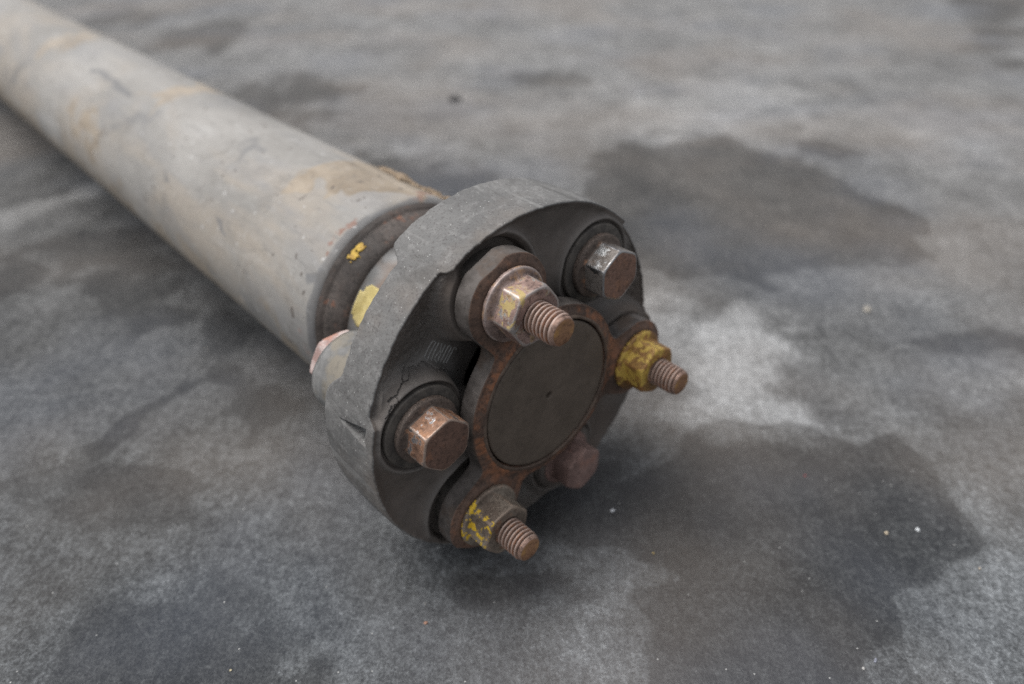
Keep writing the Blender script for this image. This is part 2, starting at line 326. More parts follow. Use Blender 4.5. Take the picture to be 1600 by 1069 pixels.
def build_ground():
    def axis(lo, hi, fine, far):
        a = list(np.arange(lo, hi + 1e-6, fine)); s = fine; x = a[-1]
        while x < far: s *= 1.12; x += s; a.append(x)
        s = fine; x = a[0]; b = []
        while x > -far: s *= 1.12; x -= s; b.append(x)
        return np.array(b[::-1] + a)
    xs = axis(-340, 300, 2.0, 30000); ys = axis(-90, 470, 2.0, 30000)
    X, Y = np.meshgrid(xs, ys)
    w1 = fbm(X / 60, Y / 60, 1.3, 4, 3); w2 = fbm(X / 60, Y / 60, 7.7, 4, 9)
    e1 = fbm(X / 14, Y / 14, 2.1, 3, 21)
    st = np.zeros_like(X); we = np.zeros_like(X)
    for lst, arr in ((STAINS_SHADE, st), (WEARS, we)):
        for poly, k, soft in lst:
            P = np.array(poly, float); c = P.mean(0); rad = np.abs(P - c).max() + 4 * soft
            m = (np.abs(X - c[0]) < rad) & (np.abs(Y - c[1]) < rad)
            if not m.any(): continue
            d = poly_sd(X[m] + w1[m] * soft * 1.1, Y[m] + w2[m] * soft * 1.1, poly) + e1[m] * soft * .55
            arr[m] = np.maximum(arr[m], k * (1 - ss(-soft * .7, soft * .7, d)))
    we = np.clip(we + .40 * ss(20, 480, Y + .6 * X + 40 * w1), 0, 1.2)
    far = ss(1500, 4000, np.hypot(X, Y))
    Z = (fbm(X / 90, Y / 90, 4, 3, 5) * .35 + fbm(X / 9, Y / 9, 6, 2, 6) * .10) * (1 - far)
    Z -= Z[np.abs(ys).argmin() - 30:np.abs(ys).argmin() + 30, np.abs(xs).argmin() - 30:np.abs(xs).argmin() + 30].max()
    V = np.stack([X, Y, Z], -1).reshape(-1, 3)
    me = mesh('ground', V, grid_faces(len(ys), len(xs), False), M_CON, attrs={'stain': st.ravel(), 'wear': we.ravel()})  # stain includes the painted shade patches
    g = obj('ground', me); g['kind'] = 'structure'
    return g
build_ground()

# ------------------------------------------------------------------ the shaft assembly: local z runs along the axis towards the free end
UPL = np.array([0.928425, -0.371519, 0.000281])
AX_H = 63.3
ROOT = bpy.data.objects.new('drive_shaft', None); COL.objects.link(ROOT)
Mx = Matrix(((-0.27468, -0.6859, 0.67386), (-0.25016, -0.62571, -0.73886), (0.92843, -0.37152, 0.00028)))
ROOT.matrix_world = Mx.to_4x4()
ROOT.empty_display_size = .05
ROOT['label'] = 'rusty grey drive shaft with black rubber flex coupling lying on stained concrete'
ROOT['category'] = 'drive shaft'
OFF = UPL * AX_H                       # axis above the resting point
def part(name, me, loc=(0, 0, 0), parent=None, label=None):
    if parent is None: return obj(name, me, ROOT, np.array(loc, float) + OFF, label)
    return obj(name, me, parent, loc, label)
RB = 45.0
NA = [0, -120, 120]; BA = [-60, 180, 60]
def pc(a, r=RB): return np.array([r * math.cos(R_(a)), r * math.sin(R_(a)), 0.0])

# ---- rubber coupling disc
def rubber_front(x, y):
    """front surface height of the rubber, plus masks"""
    r = np.hypot(x, y); th = np.degrees(np.arctan2(y, x)); loc = np.mod(th, 120)
    dN = np.min([np.hypot(x - pc(a)[0], y - pc(a)[1]) for a in NA], 0)
    dB = np.min([np.hypot(x - pc(a)[0], y - pc(a)[1]) for a in BA], 0)
    n = fbm(x / 9, y / 9, 1, 3, 40)
    rel = np.zeros_like(x); best = np.full(x.shape, 1e9)
    for a in BA:
        c = pc(a); dd = np.hypot(x - c[0], y - c[1]); q = np.mod(np.degrees(np.arctan2(y - c[1], x - c[0])) - a + 180, 360) - 180
        rel = np.where(dd < best, q, rel); best = np.minimum(best, dd)
    wB = 15.2 + 3.6 + 6.0 * ss(-88, -58, rel)
    sec = ss(-1.5, 1.5, loc) * (1 - ss(58.5, 61.5, loc)) * (1 - ss(118.5, 120, loc))
    sec = np.where(loc > 90, ss(119.2, 120.0, loc) * .0, sec)
    cr = sec * ss(15.8, 20.5, dN) * (lambda t: t * t * (3 - 2 * t))(np.clip((dB - 15.2) / (wB - 15.2), 0, 1))
    zc = np.interp(r, [19, 29, 36, 46, 55, 60, 63], [-20.5, -19.0, -18.0, -16.8, -14.6, -12.8, -12.0]) + n * .25
    zf = -10.4 + .9 * ss(59.5, 62.5, r) - 1.3 * ss(40, 30, r) + n * .12
    zf = zf - 1.6 * np.exp(-((r - 53) / 7) ** 2) * (1 - sec) * ss(16, 22, dB) * ss(17, 22, dN)
    z = zf * (1 - cr) + zc * cr
    # recess in which the flange pads sit and the soft roll round it
    z = z + 1.4 * np.exp(-((dN - 18.3) / 1.2) ** 2) * (1 - .9 * sec)
    rec = -13.0 + 3.9 * sec * ss(3, 9, loc); z = np.where(dN < 16.8, z + (rec - z) * ss(16.8, 15.6, dN), z)
    # moulded rings round the bolt bushes
    z = z + 1.5 * np.exp(-((dB - 15.6) / 1.15) ** 2)
    z = np.where(dB < 15.2, z + (-10.6 - z) * ss(15.2, 14.4, dB), z)
    z = np.where(r < 21, z - 6 * ss(20.5, 19.5, r), z)
    return z, cr, dN, dB, r, loc
CRACKS = [  # polylines round bolt at 60 deg, polar about the bolt (radius, angle)
 [(16.9, 14), (16.6, 4), (17.2, -6), (17.0, -16), (17.9, -24), (17.4, -34), (17.9, -44), (16.9, -56), (17.3, -70), (17.8, -85), (18.3, -104)],
 [(16.6, 4), (15.3, 8), (15.6, 13), (14.6, 18)], [(17.2, -6), (18.4, -12), (18.8, -20)], [(16.2, 16), (15.4, 24), (15.9, 30)],
]
def seg_dist(px, py, pts):
    d = np.full(px.shape, 1e9)
    for a, b in zip(pts[:-1], pts[1:]):
        a, b = np.array(a), np.array(b); e = b - a; t = np.clip(((px - a[0]) * e[0] + (py - a[1]) * e[1]) / (e @ e), 0, 1)
        d = np.minimum(d, np.hypot(px - a[0] - e[0] * t, py - a[1] - e[1] * t))
    return d
def build_disc():
    NT_ = 1440; th = np.arange(NT_) * 2 * np.pi / NT_; ct, st_ = np.cos(th), np.sin(th); deg = np.degrees(th); loc = np.mod(deg, 120)
    wob = fbm(np.cos(th) * 2.2, np.sin(th) * 2.2, 3, 3, 70)
    Rb = 62.7 + .35 * wob + .55 * np.cos(np.radians(loc - 90) * 3)
    rag = fbm(np.cos(th) * 26, np.sin(th) * 26, 5, 3, 77); rag2 = fbm(np.cos(th) * 90, np.sin(th) * 90, 5, 2, 79)
    cm = ss(8.0, 10.5, loc) * (1 - ss(52.5, 56.0, loc))
    lip = -9.0 * (1 - cm) - 12.1 * cm + .22 * rag + .05 * rag2
    tear = np.exp(-((loc - 9.5) / 2.2) ** 2); lip = lip + tear * (.6 * rag2 + .3)
    rear = -35.0 * (1 - ss(9, 14, loc) * (1 - ss(46, 56, loc))) - 28.2 * ss(9, 14, loc) * (1 - ss(46, 56, loc)) + .3 * rag
    rows = []; band = []; fib = []; dust_lit = []
    rr = np.concatenate([np.linspace(19, 61.2, 185)])
    # inner bore, front to back is hidden: start from the bore
    for z0 in (-34, -31):
        rows.append(np.stack([19 * ct, 19 * st_, 0 * th + z0], -1)); band.append(0 * th); fib.append(0 * th)
    bc = pc(60)
    for r in rr:
        x, y = r * ct, r * st_
        z, cr, dN, dB, _, _ = rubber_front(x, y)
        dx, dy = x - bc[0], y - bc[1]
        for ci, cpts in enumerate(CRACKS):
            pts = [(q * math.cos(R_(a)), q * math.sin(R_(a))) for q, a in cpts]
            m = np.hypot(dx, dy) < 22
            if m.any():
                jx = dx[m] + .28 * vnoise(x[m] * 1.7, y[m] * 1.7, 3, 5); jy = dy[m] + .28 * vnoise(x[m] * 1.7, y[m] * 1.7, 9, 6)
                d = seg_dist(jx, jy, pts); wdt = .34 if ci == 0 else .22
                z[m] -= 1.5 * (1 - ss(wdt * .3, wdt, d))
        fz = cr * ss(40, 52, r + 5 * vnoise(x / 6, y / 6, 2, 11))
        z = z + fz * .30 * fbm(x / 1.1, y / 1.1, 0, 3, 13)
        z = np.minimum(z, lip - .35 + 30 * (1 - ss(55, 61, r)))
        rows.append(np.stack([x, y, z], -1)); band.append(0 * th); fib.append(fz); dust_lit.append(np.clip(cr * 1.2, 0, 1) * ss(25.5, 18, dB) * ss(15, 17, dB) + .38 * cr * ss(58, 48, r) + .5 * np.exp(-((dB - 15.8) / 1.0) ** 2) + .45 * np.exp(-((dN - 18.6) / .9) ** 2))  # last mask: dust plus the lit look of crater slopes put into colour
    for dr, dz, b in ((-.95, -.22, .15), (-.45, -.02, .6), (-.12, -.12, 1), (0, -.5, 1)):
        r = Rb + dr; rows.append(np.stack([r * ct, r * st_, lip + dz], -1)); band.append(0 * th + b); fib.append(0 * th)
    nb = 52
    TRI = [(59.5, -26.3), (56.4, -12.6), (61.6, -12.4)]
    for i in range(1, nb):
        t = i / nb; z = (lip - .5) * (1 - t) + (rear + .9) * t
        dent = poly_sd(deg * 1.094, z, [(a * 1.094, q) for a, q in TRI])
        ang = (61.6 - deg) / 5.2
        rdent = -4.2 * (1 - ss(-.5, .05, dent)) * np.clip(.25 + (z + 26.3) / 14, 0, 1.2)
        r = Rb + rdent + .10 * fbm(deg * .35, z / 3, 0, 3, 50) + .45 * np.sin(np.pi * np.clip(t, 0, 1)) - .5 * cm * np.sin(np.pi * t)
        rows.append(np.stack([r * ct, r * st_, z], -1)); band.append(0 * th + 1); fib.append(0 * th)
    for dr, dz in ((-.1, .4), (-.5, .1), (-1.2, 0)):
        r = Rb + dr; rows.append(np.stack([r * ct, r * st_, rear + dz], -1)); band.append(0 * th + .9); fib.append(0 * th)
    for r in np.linspace(60, 19, 16):
        rows.append(np.stack([r * ct, r * st_, rear - .2], -1)); band.append(0 * th + .3); fib.append(0 * th)
    n = len(rows); V = np.concatenate(rows); dust_lit = [np.zeros(NT_)] * 2 + dust_lit; dust_lit += [np.zeros(NT_)] * (n - len(dust_lit))
    F = grid_faces(n, NT_, True)
    me = mesh('coupling_disc', V, F, M_RUB, attrs={'band': np.concatenate(band), 'fibre': np.concatenate(fib), 'dust': np.concatenate(dust_lit)})
    return part('rubber_coupling', me, label='black perished rubber flex disc with grey dusty outer band')
DISC = build_disc()

# raised lettering on the crater floor: thin half-round strokes
def strokes(name, lines, org, e1, e2, rad, parent):
    V, F = [], []
    for pl in lines:
        pts = []
        for (ax, ay), (bx, by) in zip(pl[:-1], pl[1:]):
            k = max(2, int(math.hypot(bx - ax, by - ay) / .25))
            pts += [(ax + (bx - ax) * i / k, ay + (by - ay) * i / k) for i in range(k)]
        pts.append(pl[-1]); P = []; pts = [pts[0]] + [q for p0, q in zip(pts[:-1], pts[1:]) if math.hypot(p0[0] - q[0], p0[1] - q[1]) > .02]
        for u, v in pts:
            x, y = org[0] + e1[0] * u + e2[0] * v, org[1] + e1[1] * u + e2[1] * v
            z = float(rubber_front(np.array([x]), np.array([y]))[0][0]); P.append((x, y, z))
        P = np.array(P); n = len(P); base = len(V); T = np.gradient(P, axis=0); T /= np.linalg.norm(T, axis=1)[:, None]
        N = np.cross([0, 0, 1.0], T); N /= np.linalg.norm(N, axis=1)[:, None]
        for i in range(n):
            for a in np.linspace(0, np.pi, 7):
                V.append(P[i] + N[i] * math.cos(a) * rad + np.array([0, 0, 1]) * (math.sin(a) * rad * 1.3 - .12))
        for i in range(n - 1):
            for j in range(6):
                a = base + i * 7 + j; F.append((a, a + 7, a + 8, a + 1))
        F.append(tuple(base + j for j in range(7))); F.append(tuple(base + (n - 1) * 7 + 6 - j for j in range(7)))
    return obj(name, mesh(name, V, F, M_LET), parent)
H = 5.9
def arc(cx, cy, rx, ry, a0, a1, n=8): return [(cx + rx * math.cos(R_(a0 + (a1 - a0) * i / n)), cy + ry * math.sin(R_(a0 + (a1 - a0) * i / n))) for i in range(n + 1)]
GL = {'J': ([[(1.5, H)] + [(1.5, .9)] + arc(.75, .9, .75, .9, 0, -170, 8)], 2.2),
      'U': ([[(0, H), (0, .9)] + arc(.85, .9, .85, .9, 180, 360, 8) + [(1.7, .9), (1.7, H)]], 2.7),
      'R': ([[(0, 0), (0, H)] + [(.9, H)] + arc(.9, H - 1.45, .9, 1.45, 90, -90, 8) + [(0, H - 2.9)], [(.8, H - 2.9), (1.8, 0)]], 2.75),
      'I': ([[(0, 0), (0, H)]], 1.0),
      'D': ([[(0, 0), (0, H), (.8, H)] + arc(.8, H - 1.1, 1.1, 1.1, 90, 0, 5) + arc(.8, 1.1, 1.1, 1.1, 0, -90, 5) + [(0, 0)]], 2.3)}
E1 = np.array([.862, .507]); E2 = np.array([-.507, .862]); ORG = np.array([27.5, 14.0]); u = 0
for chh in 'JURID':
    ls, adv = GL[chh]
    strokes('embossed_letter', [[(a + u, b) for a, b in l] for l in ls], ORG, E1, E2, .31, DISC); u += adv + .6
# single raised figure below the left bolt
sF = arc(1, 2.9, .9, .8, 40, 270, 10) + arc(1, 1.3, .9, .8, 90, -140, 10)
aa = R_(200); strokes('embossed_letter', [sF], np.array([4.0, 43.0]), np.array([math.cos(aa), math.sin(aa)]), np.array([-math.sin(aa), math.cos(aa)]), .22, DISC)

# bush sleeves and moulded ridges (parts of the coupling)
for a in BA:
    V, F = lathe([(-8.5, 6), (-8.5, 13.4), (-8.7, 13.8), (-9.2, 14.0), (-14, 14.0)], 96)
    obj('bush_sleeve', mesh('bush_sleeve', V, F, M_SLEEVE), DISC, pc(a))
for a in NA:
    V, F = lathe([(-8.2, 6), (-8.2, 12.0), (-9.0, 12.4), (-16, 12.4)], 72)
    obj('bush_sleeve', mesh('bush_sleeve', V, F, M_SLEEVE), DISC, pc(a))
prof = []
for i in range(4):
    for t in np.linspace(0, 1, 7)[:-1]: prof.append((-7.0 - (i + t) * 2.2, 12.6 + i * .55 + 1.0 * math.sin(math.pi * t)))
V, F = lathe([(-7.0, 8)] + prof, 96)
obj('moulded_ridge', mesh('moulded_ridge', V, F, M_RUB, attrs={k: np.zeros(len(V)) for k in ('band', 'fibre', 'dust')}), DISC, pc(180))

# ---- three-armed flanges
def outline(angs, hub=32.0, lobe=15.0, flat=59.0, k=9.0, n=720):
    th = np.arange(n) * 2 * np.pi / n
    def sdf(x, y):
        d = np.hypot(x, y) - hub
        for a in angs:
            c = pc(a); d2 = np.hypot(x - c[0], y - c[1]) - lobe
            # arm web
            dirx, diry = c[0] / RB, c[1] / RB
            h = np.clip(.5 + .5 * (d2 - d) / k, 0, 1); d = d2 * (1 - h) + d * h - k * h * (1 - h)
        for a in angs:
            d = np.maximum(d, x * math.cos(R_(a + 3)) + y * math.sin(R_(a + 3)) - flat)
        return d
    lo, hi = np.full(n, 20.0), np.full(n, 75.0)
    for _ in range(40):
        m = (lo + hi) / 2; ins = sdf(m * np.cos(th), m * np.sin(th)) < 0
        lo = np.where(ins, m, lo); hi = np.where(ins, hi, m)
    return th, lo
def build_spider(name, angs, z0, z1, bore, mats, label, hub=32., lobe=15., flat=59., rim=True, rf=.55, k=9.):
    th, ro = outline(angs, hub, lobe, flat, k); n = len(th); rows, hubm, fm = [], [], []
    def add(r, z, h=0.): rows.append(np.stack([r * np.cos(th), r * np.sin(th), 0 * th + z], -1)); hubm.append(0 * th + h)
    add(0 * th + bore, z1 + 1); add(0 * th + bore, z0 - 1.0, .6); add(0 * th + bore + .25, z0 - .25, .9); add(0 * th + bore + .6, z0, 1)
    for t in np.linspace(0, 1, 26)[1:]:
        r = (bore + .6) * (1 - t) + (ro - rf) * t
        x, y = r * np.cos(th), r * np.sin(th)
        dN = np.min([np.hypot(x - pc(a)[0], y - pc(a)[1]) for a in angs], 0)
        z = z0 - .9 * ss(bore + 1, bore + 4.0, r) * ss(12.0, 14.5, dN) + .12 * fbm(x / 4, y / 4, z0, 3, 31)
        if not rim: z = z0 + .15 * fbm(x / 4, y / 4, z0, 3, 31)
        rows.append(np.stack([x, y, z], -1)); hubm.append(np.clip(1.25 - (r - bore) / 9.0, 0, 1) * np.ones(n))
    zt = rows[-1][:, 2]
    for q in (30, 60, 90):
        r = ro - rf + rf * math.sin(R_(q)); rows.append(np.stack([r * np.cos(th), r * np.sin(th), zt - rf * (1 - math.cos(R_(q)))], -1)); hubm.append(0 * th)
    nface = len(rows)
    for t in np.linspace(0, 1, 9)[1:]:
        z = (zt - rf) * (1 - t) + (z1 + rf) * t
        r = ro + .10 * fbm(np.cos(th) * 9, np.sin(th) * 9, z / 5, 3, 33)
        rows.append(np.stack([r * np.cos(th), r * np.sin(th), z], -1)); hubm.append(0 * th)
    add(ro - rf, z1); add(0 * th + bore, z1)
    N = len(rows); F = grid_faces(N, n, True)
    fmat = np.repeat([0 if i < nface - 2 else 1 for i in range(N - 1)], n)
    me = mesh(name, np.concatenate(rows), F, mats, fmat=fmat, attrs={'hub': np.concatenate(hubm)})
    return part(name, me, label=label)
SPI = build_spider('front_flange', NA, -.5, -8.2, 27.3, [M_SPI, M_SPISIDE], 'rusty brown three-armed steel flange at the free end')
# centre dust plate with its small breather hole
V, F = lathe([(-6, 1.25), (-1.0, 1.25), (-.55, 1.45), (-.5, 1.7)] + [(-.5, r) for r in np.linspace(3, 25.5, 12)] + [(-.55, 26.1), (-.75, 26.5), (-1.2, 26.65), (-6, 26.65)], 160)
F2 = np.array([f[::-1] for f in F])
PL = obj('centre_plate', mesh('centre_plate', V, F, M_PLATE), SPI, label='flat dark brown round plate with a small hole')
V, F = lathe([(-.9, 27.25), (-.3, 27.35), (-.2, 27.55), (-.25, 28.0), (-.6, 28.6), (-1.2, 28.7)], 160)
obj('plate_rim', mesh('plate_rim', V, F, M_RIM), SPI)
V, F = lathe([(-5.9, 0.02), (-5.9, 1.6)], 16); obj('hole_bottom', mesh('hole_bottom', V, F, M_PLATE), SPI)

# ---- fasteners
def hexfast(rot, zb, zt, rf=11.6, fth=1.5, fslope=1.7, af=17.0, bore=0., chamf=.8, n=192, corner=.22, dome=0.0):
    ph = np.arange(n) * 2 * np.pi / n; A = af / 2
    k = np.mod(ph - R_(rot) + np.pi / 6, np.pi / 3) - np.pi / 6       # 0 at a corner
    rh = A / np.cos(np.pi / 6 - np.abs(k)); circ = A / math.cos(np.pi / 6)
    rh = -corner * np.log(np.exp(-rh / corner) + np.exp(-(circ - .15) / corner)) + corner * .1
    rows = []
    def add(r, z): rows.append((np.broadcast_to(r, (n,)).copy(), z))
    add(rf - .5, zb); add(rf - .12, zb + .1); add(rf, zb + .45); add(rf, zb + fth - .35); add(rf - .2, zb + fth)
    zf = zb + fth
    for t in np.linspace(0, 1, 9)[1:]:
        rs = rf - .35 + (A - .6 - rf) * t ** .6; z = zf + fslope * t
        add(np.maximum(rs, rh), z)
    zc = zf + fslope
    top = circ - chamf
    for z in np.linspace(zc, zt, 15)[1:]:
        lim = top + (zt - z) * 1.75
        add(-.18 * np.log(np.exp(-rh / .18) + np.exp(-lim / .18)), z)
    sidei = len(rows)
    lr = rows[-1][0]
    for q in (.975, .94): add(lr * q, zt + .10 + (.08 if q < .95 else 0))
    tops = len(rows)
    for t in np.linspace(0, 1, 7)[1:]:
        r = lr * .94 * (1 - t) + max(bore, .05) * t; add(r, zt + .18 + dome * t)
    if bore > 0: add(bore - .3, zt - .5); add(bore - .3, zt - 2)
    V = np.concatenate([np.stack([r * np.cos(ph), r * np.sin(ph), 0 * ph + z], -1) for r, z in rows])
    V = V + .05 * np.stack([fbm(V[:, 0] / 2.2, V[:, 1] / 2.2, V[:, 2] / 2.2 + rot, 2, q) for q in (3, 4, 5)], -1)
    F = grid_faces(len(rows), n, True)
    ed = []
    for i, (r, z) in enumerate(rows):
        e = np.exp(-(np.degrees(np.abs(k)) / 4.0) ** 2) if 12 <= i <= sidei else 0 * ph
        if sidei - 3 <= i <= sidei + 1: e = np.maximum(e, .9 if i >= sidei - 1 else .5)
        if i in (3, 4): e = e + .7
        ed.append(e)
    global EDGE; EDGE = np.concatenate(ed)
    fm = np.repeat([2 if i < 12 else (1 if i >= tops - 1 else 0) for i in range(len(rows) - 1)], n)
    return V, F, fm
def thread(z0, z1, rmaj=5.0, rmin=4.1, pitch=1.5, n=56, seed=0.):
    cst = []
    zs = np.arange(z0, z1 - 1.0, pitch / 11); ph = np.arange(n) * 2 * np.pi / n; rows = []
    for z in zs:
        f = np.mod((z + seed) / pitch - ph / (2 * np.pi), 1.0); tri = 1 - np.abs(f * 2 - 1)
        prof = np.clip((tri - .12) / .62, 0, 1); r = rmin + (rmaj - rmin) * prof
        r = np.minimum(r, rmaj - ss(z1 - 2.6, z1 - .8, z) * .35)
        rows.append((r, z)); cst.append(prof * 1.0)
    rl = np.minimum(rows[-1][0], rmaj - .55)
    rows.append((rl * 0 + rmaj - .55, z1 - .8)); rows.append((rl * 0 + rmaj - .75, z1 - .25)); rows.append((rl * 0 + rmaj - 1.05, z1)); k = len(rows)
    for t in (.8, .6, .4, .2, .01): rows.append((rl * 0 + (rmaj - 1.15) * t, z1 - .02))
    V = np.concatenate([np.stack([np.broadcast_to(r, (n,)) * np.cos(ph), np.broadcast_to(r, (n,)) * np.sin(ph), 0 * ph + z], -1) for r, z in rows])
    V = V + .025 * np.stack([fbm(V[:, 0] / 1.5 + seed, V[:, 1] / 1.5, V[:, 2] / 1.5, 2, q) for q in (3, 4, 5)], -1)
    cst += [np.full(n, .6)] * (len(rows) - len(cst)); global CREST; CREST = np.concatenate(cst)
    F = grid_faces(len(rows), n, True); fm = np.repeat([1 if i >= k - 1 else 0 for i in range(len(rows) - 1)], n)
    return V, F, fm
nutspec = [(0, 14, M_N1, 'flange nut with pinkish worn plating and gold tint', 20.3), (-120, -14, M_N2, 'flange nut with yellow plating', 20.3), (120, 22, M_N3, 'brown flange nut with bright yellow paint flakes', 20.3)]
for a, rot, m, lab, ze in nutspec:
    V, F, fm = thread(-1, ze, seed=a * .37)
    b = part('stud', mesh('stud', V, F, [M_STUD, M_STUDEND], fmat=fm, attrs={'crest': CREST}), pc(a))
    V, F, fm = hexfast(rot, -.35, 9.4, bore=5.1, rf=11.6, fth=1.5, fslope=1.2, chamf=.9)
    fl = M_N1F if a == 0 else (M_N2 if a == -120 else M_N3)
    nb_ = part('nut', mesh('nut', V, F, [m, m, fl], fmat=fm, attrs={'edge': EDGE}), pc(a), label=lab)
    if a == 120: NUT3 = nb_
headspec = [(-60, 43, M_B1, M_BTOP1, M_BFL, 'bolt head with worn silvery flats and rusty end'), (60, 29, M_B2, M_BTOP, M_BFL, 'bolt head with orange rusted flats'), (180, 34, M_B3, M_B3, M_B3, 'dark purplish brown bolt head near the floor')]
for a, rot, m, mt, mf, lab in headspec:
    V, F, fm = hexfast(rot, -8.6, 2.2, rf=11.0, fth=2.2, fslope=.9, af=16.2, chamf=.6, dome=.10)
    part('bolt_head', mesh('bolt_head', V, F, [m, mt, mf], fmat=fm, attrs={'edge': EDGE}), pc(a), label=lab)

# ---- rear side
SPR = build_spider('rear_flange', BA, -47, -35.2, 20, [M_LUG, M_LUG], 'grey painted three-armed flange behind the rubber disc', hub=33., lobe=14.6, flat=61., rim=False, rf=1.5)
# flip so that normals face outwards: the profile ran from z0 (rear) to z1 (front)
SPR.data.flip_normals()
TILT = 0.0062
dirp = np.array([math.cos(R_(-68)), math.sin(R_(-68)), 0])
def tilt(V):
    V = np.array(V, float); k = np.clip(-(V[:, 2] + 50), 0, None) * TILT; return V + k[:, None] * dirp[None, :]
for a in BA:
    V, F, fm = hexfast(10, 0, 10.5, bore=5.1, rf=12.7, fth=3.0, af=19.0); V[:, 2] = -47.0 - V[:, 2]; F = F[:, ::-1]
    part('rear_nut', mesh('rear_nut', V, F, M_RNUT), pc(a))
    V, F, fm = thread(0, 14, seed=a * .2); V[:, 2] = -47.0 - V[:, 2]; F = F[:, ::-1]
    part('rear_stud', mesh('rear_stud', V, F, [M_STUD, M_STUDEND], fmat=fm, attrs={'crest': CREST}), pc(a))
V, F = lathe([(-46, 20), (-46.5, 33), (-52, 33.4), (-58, 33.0), (-64, 33.4), (-66.5, 34.5), (-67.5, 35.6)], 160)
part('neck', mesh('neck', tilt(V), F, M_NECK))
V, F = lathe([(-67.0, 34), (-67.3, 35.6), (-69, 37.0), (-73, 38.6), (-76, 39.3), (-76.4, 39.0), (-76.9, 39.0), (-77.3, 39.6), (-78.2, 40.2), (-79.4, 40.6), (-80.2, 40.9), (-80.8, 40.7), (-81.4, 40.2), (-84, 40)], 200)
V = V + .12 * np.stack([fbm(V[:, 0] / 6, V[:, 1] / 6, V[:, 2] / 6, 3, q) for q in (3, 4, 5)], -1)
part('tube_end_cap', mesh('tube_end_cap', tilt(V), F, M_RING), label='dark rusty tapered cap between tube and flange')
# tube with marks in unrolled coordinates (z, angle degrees * 0.742 mm)
TM = dict(
 tan=[([(-129,6),(-131,-11),(-132,-31),(-128,-60),(-104,-62),(-84,-60),(-79.7,-36),(-91.6,-28),(-97,-14),(-106,-14),(-107,-7),(-121,-8),(-125,3)], 1, 6),
      ([(-291,4),(-289,-18),(-300,-56),(-280,-56),(-257,-18),(-268,4)], .7, 12), ([(-375,44),(-319,32),(-300,47),(-347,63)], .75, 16), ([(-470,10),(-463,-16),(-496,-50),(-440,-40),(-427,-6),(-440,23)], .6, 16),
      ([(-600,112),(-82,112),(-82,84),(-300,78),(-420,72),(-600,72)], .62, 18), ([(-500,-50),(-82,-62),(-82,-80),(-600,-80)], .5, 12)],  # lower strip: tan dust and warm bounce light put into the colour
 dark=[([(-163,40),(-157,39),(-149.6,45),(-154,47)], .9, 4), ([(-225,29),(-217,27),(-209,42),(-216,44)], .7, 7), ([(-185,-6),(-171,-8),(-163,-1),(-173,2)], .7, 8), ([(-372,.5),(-301,.3),(-299,5),(-369,5.5)], .9, 3),
      ([(-88,38),(-81,35),(-79,39.5),(-85,42)], 1, 3), ([(-260,-2),(-255,2),(-275,22),(-300,40),(-330,60),(-335,55),(-300,30),(-275,8)], .6, 7), ([(-455,24),(-450,28),(-490,45),(-520,70),(-525,62),(-490,35)], .7, 9), ([(-150,60),(-120,64),(-110,84),(-140,90)], .45, 14), ([(-240,56),(-200,60),(-190,70),(-230,72)], .45, 10), ([(-82.2,-80),(-70,-80),(-70,110),(-82.4,110)], .75, 1.6)],
 rust=[([(-86,3),(-81.4,4),(-81.8,16),(-83.3,21),(-85,18)], .62, 4), ([(-83.5,21.5),(-82,21.5),(-82,24),(-83.5,24)], .9, 1.5), ([(-95,-62),(-82,-62),(-80,-30),(-84,-30)], .6, 6), ([(-88,60),(-81,58),(-81,80),(-86,76)], .35, 5)])
def build_tube():
    n = 288; zs = np.concatenate([[-79.6, -80.0, -80.8, -81.8, -82.6], np.linspace(-83.2, -150, 80), np.linspace(-151, -620, 300), np.linspace(-640, -930, 20)])
    rs = np.full(len(zs), 42.5); rs[:5] = [40.6, 41.2, 41.7, 42.2, 42.45]
    th = -np.pi + np.arange(n) * 2 * np.pi / n; Z, TH = np.meshgrid(zs, th, indexing='ij'); Rr = np.repeat(rs[:, None], n, 1)
    Rr = Rr + .10 * fbm(np.cos(TH) * 2, np.sin(TH) * 2, Z / 25, 3, 60) + .25 * np.exp(-((Z + 82.5) / 1.2) ** 2) * fbm(np.cos(TH) * 8, np.sin(TH) * 8, Z / 9, 3, 62)
    D = np.degrees(TH); U = D * .742
    w1 = fbm(Z / 12, U / 12, 1, 3, 80); w2 = fbm(Z / 12, U / 12, 5, 3, 81); at = {}
    for k, lst in TM.items():
        arr = np.zeros_like(Z)
        for poly, amt, soft in lst:
            d = poly_sd(Z + w1 * soft * .8, U + w2 * soft * .8, [(a, b * .742) for a, b in poly]); arr = np.maximum(arr, amt * (1 - ss(-soft * .5, soft * .5, d)))
        at[k] = arr.ravel()
    Rr = Rr + .35 * at['tan'].reshape(Z.shape) * (Z > -140) * (.6 + .5 * w1)
    V = np.stack([Rr * np.cos(TH), Rr * np.sin(TH), Z], -1).reshape(-1, 3)
    me = mesh('shaft_tube', tilt(V), grid_faces(len(zs), n, True, flip=True), M_TUBE, attrs=at)
    if me.polygons[5].normal.dot(me.polygons[5].center.xyz * Vector((1, 1, 0))) < 0: me.flip_normals()
    return part('shaft_tube', me, label='long steel tube in dusty grey paint with tan smears')
TUBE = build_tube()
# far end, out of the frame: the flange the shaft rests on
V, F = lathe([(-925, 42.4), (-927, 66), (-929, 67.2), (-940, 67.2), (-942, 66), (-942, 1)], 96)
part('far_flange', mesh('far_flange', tilt(V), F, M_LUG))

